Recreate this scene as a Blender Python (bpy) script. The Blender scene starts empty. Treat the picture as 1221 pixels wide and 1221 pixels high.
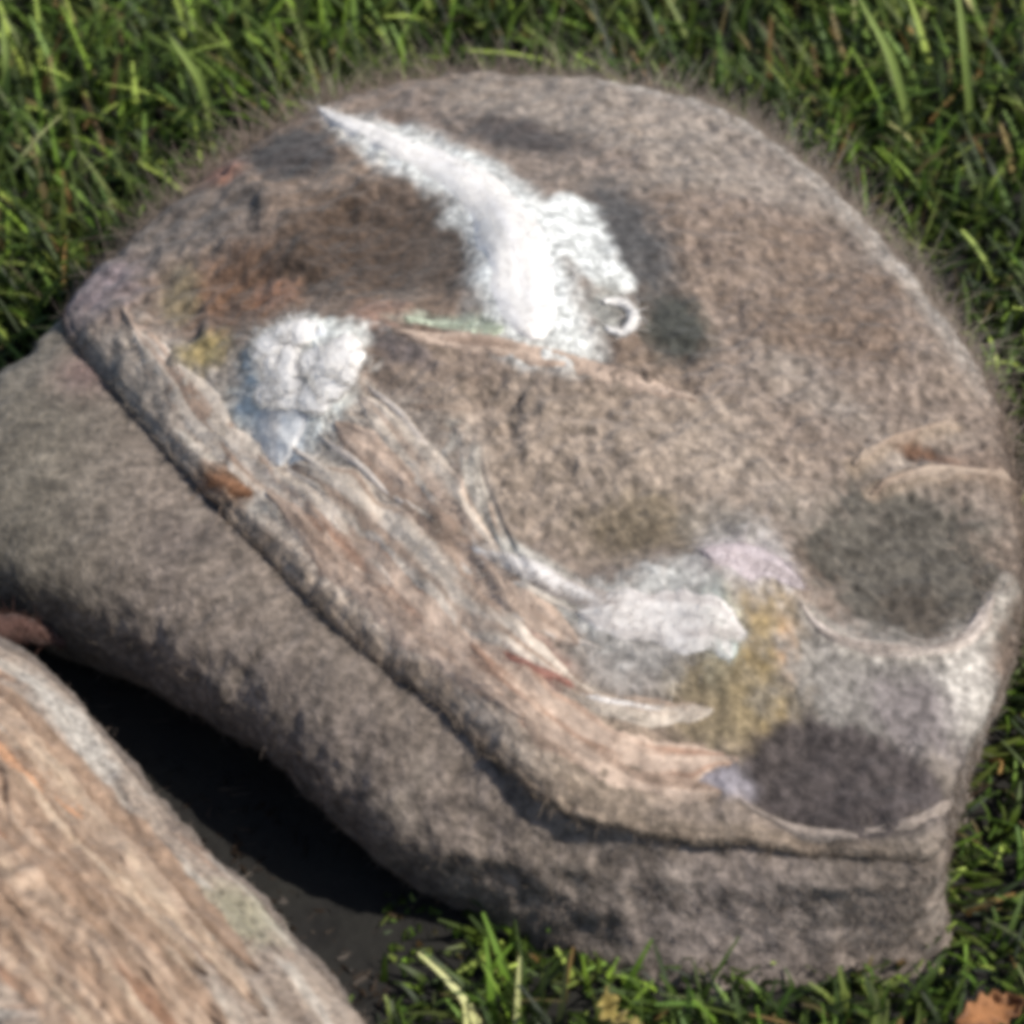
import bpy, math, random
import numpy as np

random.seed(7)
RNG = np.random.default_rng(11)
R = math.radians
scene = bpy.context.scene
COL = scene.collection

# ------------------------------------------------------------------ camera
ELEV = R(46)
DIST = 2.7
VIEW_W = 0.50                      # metres across the picture at the bag
TARGET = np.array([0.0, 0.0, 0.06])
CAM = TARGET + DIST * np.array([0.0, -math.cos(ELEV), math.sin(ELEV)])
cam_data = bpy.data.cameras.new('camera')
cam_data.sensor_width = 36.0
cam_data.lens = 36.0 * DIST / VIEW_W
cam_data.clip_end = 2000
cam_data.clip_start = 0.05
cam = bpy.data.objects.new('camera', cam_data)
COL.objects.link(cam)
cam.location = CAM.tolist()
cam.rotation_euler = (math.pi / 2 - ELEV, 0, 0)
scene.camera = cam
cam_data.dof.use_dof = True
cam_data.dof.focus_distance = DIST - 0.03
cam_data.dof.aperture_fstop = 8.0

# ------------------------------------------------------------------ sky, sun, exposure
SUN_EL, SUN_AZ = R(50), R(101)      # azimuth clockwise from +Y (away from the camera) towards +X
world = bpy.data.worlds.new('World')
scene.world = world
world.use_nodes = True
wn = world.node_tree
sky = wn.nodes.new('ShaderNodeTexSky')
sky.sky_type = 'NISHITA'
sky.sun_disc = False
sky.sun_elevation = SUN_EL
sky.sun_rotation = SUN_AZ
wn.links.new(sky.outputs[0], wn.nodes['Background'].inputs[0])
wn.nodes['Background'].inputs[1].default_value = 0.12
sun_data = bpy.data.lights.new('sun', 'SUN')
sun_data.energy = 5.0
sun_data.angle = R(0.5)
sun_data.color = (1.0, 0.95, 0.88)
sun = bpy.data.objects.new('sun', sun_data)
COL.objects.link(sun)
sun.rotation_euler = (math.pi / 2 - SUN_EL, 0, math.pi - SUN_AZ)
sun.location = (1, 1, 3)
scene.view_settings.view_transform = 'Standard'
scene.view_settings.look = 'None'
scene.view_settings.gamma = 1.0
scene.view_settings.exposure = 0.10
scene.view_settings.use_curve_mapping = False
scene.render.engine = 'CYCLES'
scene.cycles.filter_width = 6.0
scene.cycles.max_bounces = 6

# ------------------------------------------------------------------ helpers
FWD = (TARGET - CAM) / np.linalg.norm(TARGET - CAM)
RIGHT = np.array([1.0, 0, 0])
UP = np.cross(RIGHT, FWD)


def at(px, py, z):
    """where the line of sight through a photo pixel meets the level z"""
    sx = (px - 610.5) / 1221.0 * VIEW_W / DIST
    sy = (610.5 - py) / 1221.0 * VIEW_W / DIST
    d = FWD + sx * RIGHT + sy * UP
    t = (z - CAM[2]) / d[2]
    return CAM + t * d


def lin(r, g, b):
    c = np.array([r, g, b], float) / 255.0
    return np.where(c <= 0.04045, c / 12.92, ((c + 0.055) / 1.055) ** 2.4)


class Noise:
    def __init__(self, seed):
        self.t = np.random.default_rng(seed).random((64, 64, 64))

    def __call__(self, x, y, z=0.0):
        x, y, z = np.broadcast_arrays(np.asarray(x, float), np.asarray(y, float), np.asarray(z, float))
        xi, yi, zi = np.floor(x).astype(int), np.floor(y).astype(int), np.floor(z).astype(int)
        fx, fy, fz = x - xi, y - yi, z - zi
        fx = fx * fx * (3 - 2 * fx); fy = fy * fy * (3 - 2 * fy); fz = fz * fz * (3 - 2 * fz)
        t = self.t
        out = 0
        for a in (0, 1):
            for b in (0, 1):
                for c in (0, 1):
                    w = (fx if a else 1 - fx) * (fy if b else 1 - fy) * (fz if c else 1 - fz)
                    out = out + w * t[(xi + a) & 63, (yi + b) & 63, (zi + c) & 63]
        return out * 2 - 1


NA, NB, NC = Noise(1), Noise(2), Noise(3)


def fbm(n, x, y, z=0.0, o=3):
    s, a = 0, 1.0
    for i in range(o):
        s = s + a * n(x * 2 ** i + 7.3 * i, y * 2 ** i + 3.1 * i, z * 2 ** i if not np.isscalar(z) else z + i)
        a *= 0.5
    return s / (2 - 2 ** (1 - o))


def smooth(e0, e1, x):
    t = np.clip((x - e0) / (e1 - e0), 0, 1)
    return t * t * (3 - 2 * t)


def spline_closed(P, n=720):
    P = np.asarray(P, float)
    m = len(P)
    out = []
    k = max(2, n // m)
    for i in range(m):
        p0, p1, p2, p3 = P[i - 1], P[i], P[(i + 1) % m], P[(i + 2) % m]
        for t in np.arange(k) / k:
            out.append(0.5 * ((2 * p1) + (-p0 + p2) * t + (2 * p0 - 5 * p1 + 4 * p2 - p3) * t * t + (-p0 + 3 * p1 - 3 * p2 + p3) * t ** 3))
    return np.array(out)


class Polar:
    """star-shaped outline about a centre as a radius over the angle"""
    def __init__(self, pts, c):
        P = spline_closed(pts) - c
        th = np.unwrap(np.arctan2(P[:, 1], P[:, 0]))
        if th[-1] < th[0]:
            P, th = P[::-1], np.unwrap(np.arctan2(P[::-1, 1], P[::-1, 0]))
        r = np.hypot(P[:, 0], P[:, 1])
        th = np.mod(th, 2 * math.pi)
        o = np.argsort(th)
        self.th = np.concatenate([th[o] - 2 * math.pi, th[o], th[o] + 2 * math.pi])
        self.r = np.tile(r[o], 3)
        self.c = np.asarray(c, float)

    def radius(self, th):
        return np.interp(np.mod(th, 2 * math.pi), self.th, self.r)

    def frac(self, x, y):
        dx, dy = x - self.c[0], y - self.c[1]
        return np.hypot(dx, dy) / self.radius(np.arctan2(dy, dx))


def seg_dist(x, y, line):
    """distance to a plan polyline, signed side and the fraction along it"""
    L = np.asarray(line, float)
    best = np.full(np.shape(x), 1e9); side = np.zeros(np.shape(x)); fr = np.zeros(np.shape(x))
    ln = np.hypot(*(L[1:] - L[:-1]).T); tot = ln.sum(); acc = 0
    for i in range(len(L) - 1):
        a, b = L[i], L[i + 1]
        d = b - a
        t = np.clip(((x - a[0]) * d[0] + (y - a[1]) * d[1]) / (d @ d), 0, 1)
        qx, qy = x - a[0] - t * d[0], y - a[1] - t * d[1]
        D = np.hypot(qx, qy)
        s = np.sign(d[0] * qy - d[1] * qx)
        m = D < best
        best = np.where(m, D, best); side = np.where(m, s, side); fr = np.where(m, (acc + t * ln[i]) / tot, fr)
        acc += ln[i]
    return best, side, fr


def new_mesh(name, V, F, mat, parent=None, colors=None, smooth_shade=True):
    me = bpy.data.meshes.new(name)
    V = np.asarray(V, np.float32); F = np.asarray(F, np.int32)
    me.vertices.add(len(V)); me.vertices.foreach_set('co', V.ravel())
    k = F.shape[1]
    me.loops.add(F.size); me.loops.foreach_set('vertex_index', F.ravel())
    me.polygons.add(len(F))
    me.polygons.foreach_set('loop_start', np.arange(0, F.size, k, dtype=np.int32))
    me.polygons.foreach_set('loop_total', np.full(len(F), k, np.int32))
    if smooth_shade:
        me.polygons.foreach_set('use_smooth', np.ones(len(F), bool))
    me.update(calc_edges=True)
    if colors is not None:
        a = me.color_attributes.new('tint', 'FLOAT_COLOR', 'POINT')
        c = np.ones((len(V), 4), np.float32); c[:, :3] = colors
        a.data.foreach_set('color', c.ravel())
    me.materials.append(mat)
    o = bpy.data.objects.new(name, me)
    COL.objects.link(o)
    if parent is not None:
        o.parent = parent
        o.matrix_parent_inverse.identity()
    return o


def ring_faces(n_r, n_t, first=0):
    i = np.arange(n_r - 1)[:, None]; j = np.arange(n_t)[None, :]
    a = first + i * n_t + j; b = first + i * n_t + (j + 1) % n_t
    return np.stack([a, b, b + n_t, a + n_t], -1).reshape(-1, 4)


def normals_of(o):
    me = o.data
    n = np.empty(len(me.vertices) * 3, np.float32)
    me.vertices.foreach_get('normal', n)
    v = np.empty(len(me.vertices) * 3, np.float32)
    me.vertices.foreach_get('co', v)
    return v.reshape(-1, 3).astype(float), n.reshape(-1, 3).astype(float)


# ------------------------------------------------------------------ materials
def wool_material(name, grain=1.0, strength=0.5):
    m = bpy.data.materials.new(name); m.use_nodes = True
    nt = m.node_tree; N, L = nt.nodes, nt.links
    b = N['Principled BSDF']
    b.inputs['Roughness'].default_value = 0.92
    b.inputs['Specular IOR Level'].default_value = 0.15
    b.inputs['Sheen Weight'].default_value = 0.12
    b.inputs['Sheen Roughness'].default_value = 0.5
    at_ = N.new('ShaderNodeAttribute'); at_.attribute_name = 'tint'
    tc = N.new('ShaderNodeTexCoord')
    n1 = N.new('ShaderNodeTexNoise'); n1.inputs['Scale'].default_value = 230; n1.inputs['Detail'].default_value = 3
    n2 = N.new('ShaderNodeTexNoise'); n2.inputs['Scale'].default_value = 620; n2.inputs['Detail'].default_value = 3
    for n in (n1, n2): L.new(tc.outputs['Object'], n.inputs['Vector'])
    r1 = N.new('ShaderNodeMapRange'); r1.inputs[1].default_value = .3; r1.inputs[2].default_value = .7
    r1.inputs[3].default_value = 1 - .42 * grain; r1.inputs[4].default_value = 1 + .42 * grain
    r2 = N.new('ShaderNodeMapRange'); r2.inputs[1].default_value = .3; r2.inputs[2].default_value = .7
    r2.inputs[3].default_value = 1 - .2 * grain; r2.inputs[4].default_value = 1 + .2 * grain
    L.new(n1.outputs['Fac'], r1.inputs[0]); L.new(n2.outputs['Fac'], r2.inputs[0])
    mu = N.new('ShaderNodeMath'); mu.operation = 'MULTIPLY'
    L.new(r1.outputs[0], mu.inputs[0]); L.new(r2.outputs[0], mu.inputs[1])
    vm = N.new('ShaderNodeVectorMath'); vm.operation = 'SCALE'
    L.new(at_.outputs['Color'], vm.inputs[0]); L.new(mu.outputs[0], vm.inputs['Scale'])
    L.new(vm.outputs[0], b.inputs['Base Color'])
    ad = N.new('ShaderNodeMath'); ad.operation = 'ADD'
    L.new(n1.outputs['Fac'], ad.inputs[0]); L.new(n2.outputs['Fac'], ad.inputs[1])
    bp = N.new('ShaderNodeBump'); bp.inputs['Strength'].default_value = strength; bp.inputs['Distance'].default_value = 0.003
    L.new(ad.outputs[0], bp.inputs['Height']); L.new(bp.outputs[0], b.inputs['Normal'])
    return m


def fibre_material(name):
    m = bpy.data.materials.new(name); m.use_nodes = True
    nt = m.node_tree; N, L = nt.nodes, nt.links
    N.remove(N['Principled BSDF'])
    a = N.new('ShaderNodeAttribute'); a.attribute_name = 'tint'
    d = N.new('ShaderNodeBsdfDiffuse'); t = N.new('ShaderNodeBsdfTranslucent'); mx = N.new('ShaderNodeMixShader')
    mx.inputs[0].default_value = 0.3
    L.new(a.outputs['Color'], d.inputs['Color']); L.new(a.outputs['Color'], t.inputs['Color'])
    L.new(d.outputs[0], mx.inputs[1]); L.new(t.outputs[0], mx.inputs[2])
    L.new(mx.outputs[0], N['Material Output'].inputs['Surface'])
    return m


def grass_material():
    m = bpy.data.materials.new('grass blades'); m.use_nodes = True
    nt = m.node_tree; N, L = nt.nodes, nt.links
    b = N['Principled BSDF']
    b.inputs['Roughness'].default_value = 0.55
    b.inputs['Specular IOR Level'].default_value = 0.3
    a = N.new('ShaderNodeAttribute'); a.attribute_name = 'tint'
    L.new(a.outputs['Color'], b.inputs['Base Color'])
    t = N.new('ShaderNodeBsdfTranslucent'); mx = N.new('ShaderNodeMixShader'); mx.inputs[0].default_value = 0.25
    L.new(a.outputs['Color'], t.inputs['Color'])
    L.new(b.outputs[0], mx.inputs[1]); L.new(t.outputs[0], mx.inputs[2])
    L.new(mx.outputs[0], N['Material Output'].inputs['Surface'])
    return m


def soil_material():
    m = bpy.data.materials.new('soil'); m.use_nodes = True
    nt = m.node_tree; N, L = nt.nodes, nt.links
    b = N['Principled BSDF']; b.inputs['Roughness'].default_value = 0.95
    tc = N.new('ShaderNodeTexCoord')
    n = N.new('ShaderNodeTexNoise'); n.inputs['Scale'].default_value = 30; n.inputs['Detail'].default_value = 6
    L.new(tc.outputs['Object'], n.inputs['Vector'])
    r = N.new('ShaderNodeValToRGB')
    r.color_ramp.elements[0].position = .35; r.color_ramp.elements[0].color = (0.006, 0.0048, 0.0035, 1)  # near-black soil colour stands for the deep shadow between the bags
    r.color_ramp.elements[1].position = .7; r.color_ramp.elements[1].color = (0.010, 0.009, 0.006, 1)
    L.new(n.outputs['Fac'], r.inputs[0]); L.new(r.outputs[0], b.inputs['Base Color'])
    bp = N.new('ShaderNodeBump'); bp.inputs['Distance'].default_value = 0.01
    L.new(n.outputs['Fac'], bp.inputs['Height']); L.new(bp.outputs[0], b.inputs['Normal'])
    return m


WOOL = wool_material('felted wool', 1.0, 0.55)
WOOL_SOFT = wool_material('combed wool', 0.45, 0.4)
WOOL_WHITE = wool_material('fluffy white wool', .10, .10)
FIBRE = fibre_material('loose wool fibre')
GRASS = grass_material()
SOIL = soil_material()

# ------------------------------------------------------------------ ground
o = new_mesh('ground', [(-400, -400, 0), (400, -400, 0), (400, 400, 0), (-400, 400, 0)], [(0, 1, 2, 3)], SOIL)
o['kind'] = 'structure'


# ------------------------------------------------------------------ ribbons: wool fibres
def ribbons(roots, dirs, curls, length, width, cols, segs=3):
    """tapering ribbons from roots along dirs, bending towards curls (all n x 3)"""
    n = len(roots)
    t = np.linspace(0, 1, segs + 1)
    view = np.cross(dirs, curls); view /= np.maximum(np.linalg.norm(view, axis=1, keepdims=True), 1e-6)
    V = np.empty((n, segs + 1, 2, 3))
    for k, tk in enumerate(t):
        c = roots + dirs * (length * tk)[:, None] + curls * (length * tk * tk)[:, None]
        w = (width * (1 - 0.75 * tk))[:, None] * 0.5
        V[:, k, 0] = c - view * w; V[:, k, 1] = c + view * w
    base = (np.arange(n) * (segs + 1) * 2)[:, None]
    q = []
    for k in range(segs):
        q.append(np.stack([base[:, 0] + 2 * k, base[:, 0] + 2 * k + 1, base[:, 0] + 2 * k + 3, base[:, 0] + 2 * k + 2], 1))
    F = np.concatenate(q)
    C = np.repeat(cols, (segs + 1) * 2, axis=0)
    return V.reshape(-1, 3), F, C


def fuzz(o, colors, n, parent, name='wool_fuzz', lmin=.002, lmax=.011, lift=0.7, seed=1, zmin=0.006, weight=None, tint=None, wmin=.0003, wmax=.0007, var=(.7, 1.4)):
    rng = np.random.default_rng(seed)
    V, Nn = normals_of(o)
    me = o.data
    ar = np.empty(len(me.polygons)); me.polygons.foreach_get('area', ar)
    fv = np.empty(len(me.polygons) * 4, np.int32); me.loops.foreach_get('vertex_index', fv)
    fv = fv.reshape(-1, 4)
    if weight is not None: ar = ar * weight[fv].mean(1)
    pick = rng.choice(len(ar), n, p=ar / ar.sum())
    w = rng.random((n, 4)); w /= w.sum(1, keepdims=True)
    idx = fv[pick]
    P = (V[idx] * w[..., None]).sum(1); Q = Nn[idx].mean(1)
    Cc = colors[idx].mean(1)
    keep = (P[:, 2] > zmin) & (Q[:, 2] > -0.4)
    P, Q, Cc = P[keep], Q[keep], Cc[keep]; n = len(P)
    rnd = rng.normal(size=(n, 3)); rnd -= (rnd * Q).sum(1, keepdims=True) * Q
    rnd /= np.linalg.norm(rnd, axis=1, keepdims=True)
    d = rnd * (1 - lift * rng.random((n, 1))) + Q * (lift * rng.random((n, 1)))
    d /= np.linalg.norm(d, axis=1, keepdims=True)
    cu = rng.normal(size=(n, 3)) * 0.6 - Q * 0.25
    L = lmin + (lmax - lmin) * rng.random(n) ** 1.8
    if tint is not None: Cc = Cc * .3 + tint * .7
    Cc = np.clip(Cc * rng.uniform(*var, (n, 1)), 0, .85)
    v, f, c = ribbons(P - Q * 0.0006, d, cu, L, rng.uniform(wmin, wmax, n), Cc, 2)
    r = new_mesh(name, v, f, FIBRE, parent, c)
    r['kind'] = 'stuff'
    return r


# ------------------------------------------------------------------ the bag: body + flap
class Bag:
    def __init__(self, body_px, flap_px, flap_z, dome, dome_len, centre_px, features, paint, body_paint, body_shape, seed):
        """body_px / flap_px: outline in photo pixels, with each point's own height, turned into real plan outlines"""
        c = at(*centre_px, 0.09)[:2]
        self.c = c
        self.body = Polar([at(x, y, z)[:2] for x, y, z in body_px], c)
        fp = [at(x, y, z)[:2] for x, y, z in flap_px]
        self.flap = Polar(fp, c)
        self.flap_rim = Polar([c + (p - c) / np.linalg.norm(p - c) * z for p, (_, _, z) in zip(fp, flap_px)], c)
        self.dome, self.dome_len = dome, dome_len
        self.features = features; self.paint = paint; self.body_paint = body_paint; self.body_shape = body_shape
        self.seed = seed
        self.seen = {}

    def base_z(self, x, y):
        dx, dy = x - self.c[0], y - self.c[1]
        th = np.arctan2(dy, dx); rr = np.hypot(dx, dy)
        R_ = self.flap.radius(th)
        d = np.maximum(R_ - rr, 0)
        zr = self.flap_rim.radius(th)
        return zr * 1.0 + (0.12 - zr) * smooth(0, 0.8, d / R_) + self.dome * (1 - np.exp(-d / self.dome_len)) , d, th

    def z(self, x, y, pills=True):
        x = np.asarray(x, float); y = np.asarray(y, float)
        z, d, th = self.base_z(x, y)
        for f in self.features:
            if pills or f.__name__ != 'pill_main': z = z + f(self, x, y, d, th)
        return z

    def on(self, px, py):
        """plan point of the flap surface seen at a pixel"""
        if (px, py) in self.seen: return self.seen[px, py]
        zz = 0.12
        for _ in range(14):
            p = at(px, py, zz)
            q = self.base_z(np.array(p[0]), np.array(p[1]))[0]
            zz = 0.5 * zz + 0.5 * float(q)
        self.seen[px, py] = at(px, py, zz)[:2]
        return self.seen[px, py]

    def build(self, name, n_t=760, n_r=200):
        root = bpy.data.objects.new(name, None)
        COL.objects.link(root)
        root.location = (self.c[0], self.c[1], 0)
        off = np.array([self.c[0], self.c[1], 0])
        th = np.linspace(0, 2 * math.pi, n_t, endpoint=False)
        # flap: top sheet, rounded edge, underside lip
        s = 1 - (1 - np.linspace(0.004, 1, n_r)) ** 1.15
        Rf = self.flap.radius(th)
        wob = 1 + 0.006 * fbm(NC, np.cos(th) * 14 + 20, np.sin(th) * 14 + 20)
        X = self.c[0] + s[:, None] * (Rf * wob * np.cos(th))[None]
        Y = self.c[1] + s[:, None] * (Rf * wob * np.sin(th))[None]
        Z = self.z(X, Y)
        top = np.stack([X, Y, Z], -1)
        col = self.paint(self, X, Y, Z)
        rim = top[-1]; cc = col[-1]
        rad = np.stack([np.cos(th), np.sin(th), 0 * th], -1)
        rings, cols = [top.reshape(-1, 3)], [col.reshape(-1, 3)]
        T = 0.008 * (1 + 0.35 * NA(np.cos(th) * 6 + 9, np.sin(th) * 6 + 9))[:, None]
        for (o_, dz) in ((.0016, -.15), (.0026, -.42), (.0022, -.75), (-.001, -1.0), (-.006, -1.02), (-.016, -1.0), (-.03, -.6)):
            rings.append(rim + rad * o_ + np.array([0, 0, 1.0]) * T * dz); cols.append(cc * .95)
        V = np.concatenate(rings); C = np.concatenate(cols)
        fl = new_mesh('flap', V - off, ring_faces(n_r + 7, n_t), WOOL, root, C)
        self.flap_obj, self.flap_col = fl, C
        # body: rings from under the flap, out over the shoulder, down the side to the ground
        Rb = self.body.radius(th)
        prof = self.body_shape
        zr = self.flap_rim.radius(th)
        rings = []
        tops = [(0.01, 1), (0.3, 1), (0.55, 1), (0.75, 1), (0.87, 1)]
        for sc, _ in tops:
            x = self.c[0] + sc * Rf * np.cos(th); y = self.c[1] + sc * Rf * np.sin(th)
            rings.append(np.stack([x, y, np.minimum(self.z(x, y) - 0.040, 0.2)], -1))
        start = np.stack([self.c[0] + .975 * Rf * np.cos(th), self.c[1] + .975 * Rf * np.sin(th), zr - 0.0095], -1)
        eq = np.stack([self.c[0] + Rb * np.cos(th), self.c[1] + Rb * np.sin(th), 0 * th], -1)
        K = 46
        fl = prof['flare'](th) if 'flare' in prof else 0 * th
        for k in range(K + 1):
            t = k / K
            # t 0..0.55 shoulder: start -> equator, 0.55..1: equator -> ground
            if t < .55:
                a = t / .55 * math.pi / 2
                q = t / .55
                fxy = (math.sin(a) ** .85 * (1 - fl) + q * fl)[:, None]; zz = math.cos(a) ** .9 * (1 - fl) + (1 - q) * fl
                p = start.copy()
                p[:, :2] = start[:, :2] + (eq[:, :2] - start[:, :2]) * fxy
                p[:, 2] = prof['eq'] + (start[:, 2] - prof['eq']) * zz
            else:
                a = (t - .55) / .45 * math.pi / 2
                q = (t - .55) / .45
                sh = 1 - prof['tuck'](th) * ((1 - math.cos(a)) * (1 - fl) + q * fl)
                p = eq.copy()
                p[:, 0] = self.c[0] + (eq[:, 0] - self.c[0]) * sh
                p[:, 1] = self.c[1] + (eq[:, 1] - self.c[1]) * sh
                p[:, 2] = prof['eq'] * ((1 - math.sin(a)) * (1 - fl) + (1 - q) * fl) - 0.004 * q
            rings.append(p)
        B = np.stack(rings)
        n_b = len(B)
        # lumps and felt pills, pushed outwards
        P = B.reshape(-1, 3)
        ctr = np.array([self.c[0], self.c[1], 0.04])
        out = P - ctr; out /= np.linalg.norm(out, axis=1, keepdims=True)
        amp = np.repeat(smooth(4.5, 7.5, np.arange(n_b)), n_t)
        h = 0.0065 * fbm(NA, P[:, 0] * 14 + 5, P[:, 1] * 14 + 5, P[:, 2] * 14 + 5) + 0.0040 * fbm(NB, P[:, 0] * 95 + 9, P[:, 1] * 95 + 9, P[:, 2] * 95 + 9)
        P = P + out * (h * amp)[:, None]
        Cb = self.body_paint(self, P[:, 0], P[:, 1], P[:, 2])
        bd = new_mesh('body', P - off, ring_faces(n_b, n_t), WOOL, root, Cb)
        self.root, self.body_obj, self.body_col = root, bd, Cb
        return root


def ell(bag, x, y, px, py, rx, ry, soft=.55, rot=0.0, wob=.25, fine=1.1):
    """soft-edged ellipse mask on the flap, given round a seen point with radii in millimetre-like pixels"""
    c = bag.on(px, py); k = VIEW_W / 1221
    dx, dy = (x - c[0]) / k, (y - c[1]) / k * math.sin(ELEV)
    cr, sr = math.cos(rot), math.sin(rot)
    u, v = dx * cr + dy * sr, -dx * sr + dy * cr
    r = np.hypot(u / rx, v / ry) + wob * (fbm(NB, x * 60 + px, y * 60 + py) + fine * fbm(NC, x * 240 + py, y * 200 + px, 0, 2))
    return 1 - smooth(1 - soft, 1 + soft, r)


def line(bag, pts): return [bag.on(*p) for p in pts]


def ridge(pts, h, w, asym=1.0):
    """a fold along a polyline; asym < 1 makes its left side steeper"""
    cache = {}
    def f(bag, x, y, d, th):
        L = cache.setdefault('l', line(bag, pts))
        D, s, fr = seg_dist(x, y, L)
        ww = np.where(s > 0, w * asym, w)
        ends = smooth(0, .12, fr) * (1 - smooth(.88, 1, fr)) * .9 + .1
        return h * np.exp(-(D / ww) ** 2) * ends
    return f


def bump(px, py, rx, ry, h, soft=.5, rot=0.0):
    def f(bag, x, y, d, th): return h * ell(bag, x, y, px, py, rx, ry, soft, rot, .08, 0)
    return f


def flow(bag, d, th, x, y):
    """coordinates along and across the front edge of the flap, for the combed fibres"""
    along = th * 0.2
    return along, d + 0.004 * fbm(NC, x * 18, y * 18)


# ---- main bag
def flare_main(th):
    # the front corner slopes straight down to the ground
    return np.exp(-((np.mod(th - R(285) + math.pi, 2 * math.pi) - math.pi) / R(28)) ** 2)


def tuck_main(th):
    # overhangs most towards the lower left
    return 0.012 - .16 * flare_main(th) + 0.26 * np.exp(-((np.mod(th - R(222) + math.pi, 2 * math.pi) - math.pi) / R(45)) ** 2)


body_px = [(-20, 690, .05), (70, 735, .05), (165, 778, .05), (265, 840, .05), (365, 922, .05), (470, 1008, .05), (600, 1036, .05),
           (720, 1044, .05), (900, 1053, .05), (1052, 1060, .05), (1118, 1040, .05), (1128, 970, .05), (1165, 850, .05), (1208, 740, .05),
           (1208, 620, .05), (1180, 500, .05), (1105, 370, .05), (970, 240, .05), (820, 165, .05), (600, 130, .05), (400, 170, .05),
           (260, 255, .05), (140, 350, .05), (40, 435, .05), (-45, 500, .05), (-80, 590, .05)]
flap_px = [(85, 385, .088), (165, 480, .092), (255, 580, .094), (330, 655, .094), (400, 725, .094), (470, 785, .094), (530, 830, .094), (590, 885, .094), (650, 935, .089),
           (730, 970, .082), (830, 985, .076), (950, 992, .073), (1060, 1003, .072), (1118, 995, .072), (1140, 900, .076), (1180, 820, .081), (1212, 720, .085), (1210, 590, .085),
           (1175, 450, .085), (1085, 318, .085), (955, 185, .085), (820, 112, .085), (600, 82, .085), (400, 115, .085), (255, 200, .085), (150, 285, .085), (95, 340, .086)]


def grain_main(bag, x, y, d, th):
    u, v = flow(bag, d, th, x, y)
    ang = np.mod(th, 2 * math.pi)
    front = smooth(R(165), R(185), ang) * (1 - smooth(R(268), R(300), ang)) * smooth(0.004, 0.012, d) * (1 - smooth(.09, .12, d))
    g = fbm(NA, u * 26, v * 150, 0, 3)
    s = 0.0020 * g * front
    lump = 0.007 * fbm(NB, x * 15 + 3, y * 15 + 8) * smooth(0, .02, d)
    return s + lump - 0.004 * np.exp(-d / .003)


def pill_main(bag, x, y, d, th):
    ang = np.mod(th, 2 * math.pi)
    combed = smooth(R(160), R(180), ang) * (1 - smooth(R(268), R(300), ang)) * smooth(0.002, 0.010, d) * (1 - smooth(.09, .12, d))
    flat = np.clip(combed + ell(bag, x, y, 600, 270, 150, 170, .4, 0, .1, 0) + ell(bag, x, y, 365, 460, 100, 95, .4, 0, .1, 0) + ell(bag, x, y, 800, 735, 170, 95, .4, 0, .1, 0) + ell(bag, x, y, 1080, 780, 150, 60, .4, 0, .1, 0), 0, 1)
    return 0.0036 * fbm(NC, x * 120, y * 120) * (1 - .85 * flat)


def lip(bag, x, y, d, th):
    L = line(bag, [(470, 392), (560, 405), (640, 425), (760, 440), (870, 490)])
    D, s, fr = seg_dist(x, y, L)
    e = smooth(0, .1, fr) * (1 - smooth(.75, 1, fr))
    return e * np.where(s > 0, -0.009 * smooth(0, .004, D) * np.exp(-D / .05), 0.004 * np.exp(-D / .012))


feat_main = [grain_main, pill_main, lip,
             ridge([(300, 205), (350, 280), (430, 370), (500, 435), (555, 530), (600, 650), (720, 740)], .004, .012, .8),
             ridge([(235, 195), (290, 215), (345, 275), (380, 330)], .003, .010),
             ridge([(1015, 556), (1070, 532), (1140, 508)], .005, .005, .8),
             ridge([(1040, 582), (1110, 568), (1215, 575)], .005, .0050, 1.2),
             ridge([(965, 735), (1010, 775), (1100, 785), (1165, 765), (1205, 690)], .004, .008),
             bump(1085, 668, 110, 78, -.008, .6), bump(1005, 926, 108, 46, -.009, .4),
             bump(790, 745, 85, 48, .010), bump(895, 685, 55, 40, .006), bump(360, 440, 70, 55, .006),
             bump(700, 600, 110, 45, -.008, .8), bump(460, 290, 100, 70, -.009, .6), bump(250, 350, 70, 50, -.008, .6),
             bump(640, 330, 70, 90, .006, .6), bump(830, 370, 70, 70, -.006, .6)]


def layer(col, m, c, k=1.0):
    m = np.clip(m * k, 0, 1)[..., None]
    return col * (1 - m) + c * m


ALB = 0.74      # photo colour of a sunlit face -> wool colour


def wc(r, g, b, k=1.0, grey=.2):
    c = lin(r, g, b)
    return (c * (1 - grey) + c.mean() * np.array([1.02, 1.0, .93]) * grey) * ALB * k * np.array([.96, 1.0, .985])


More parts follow.
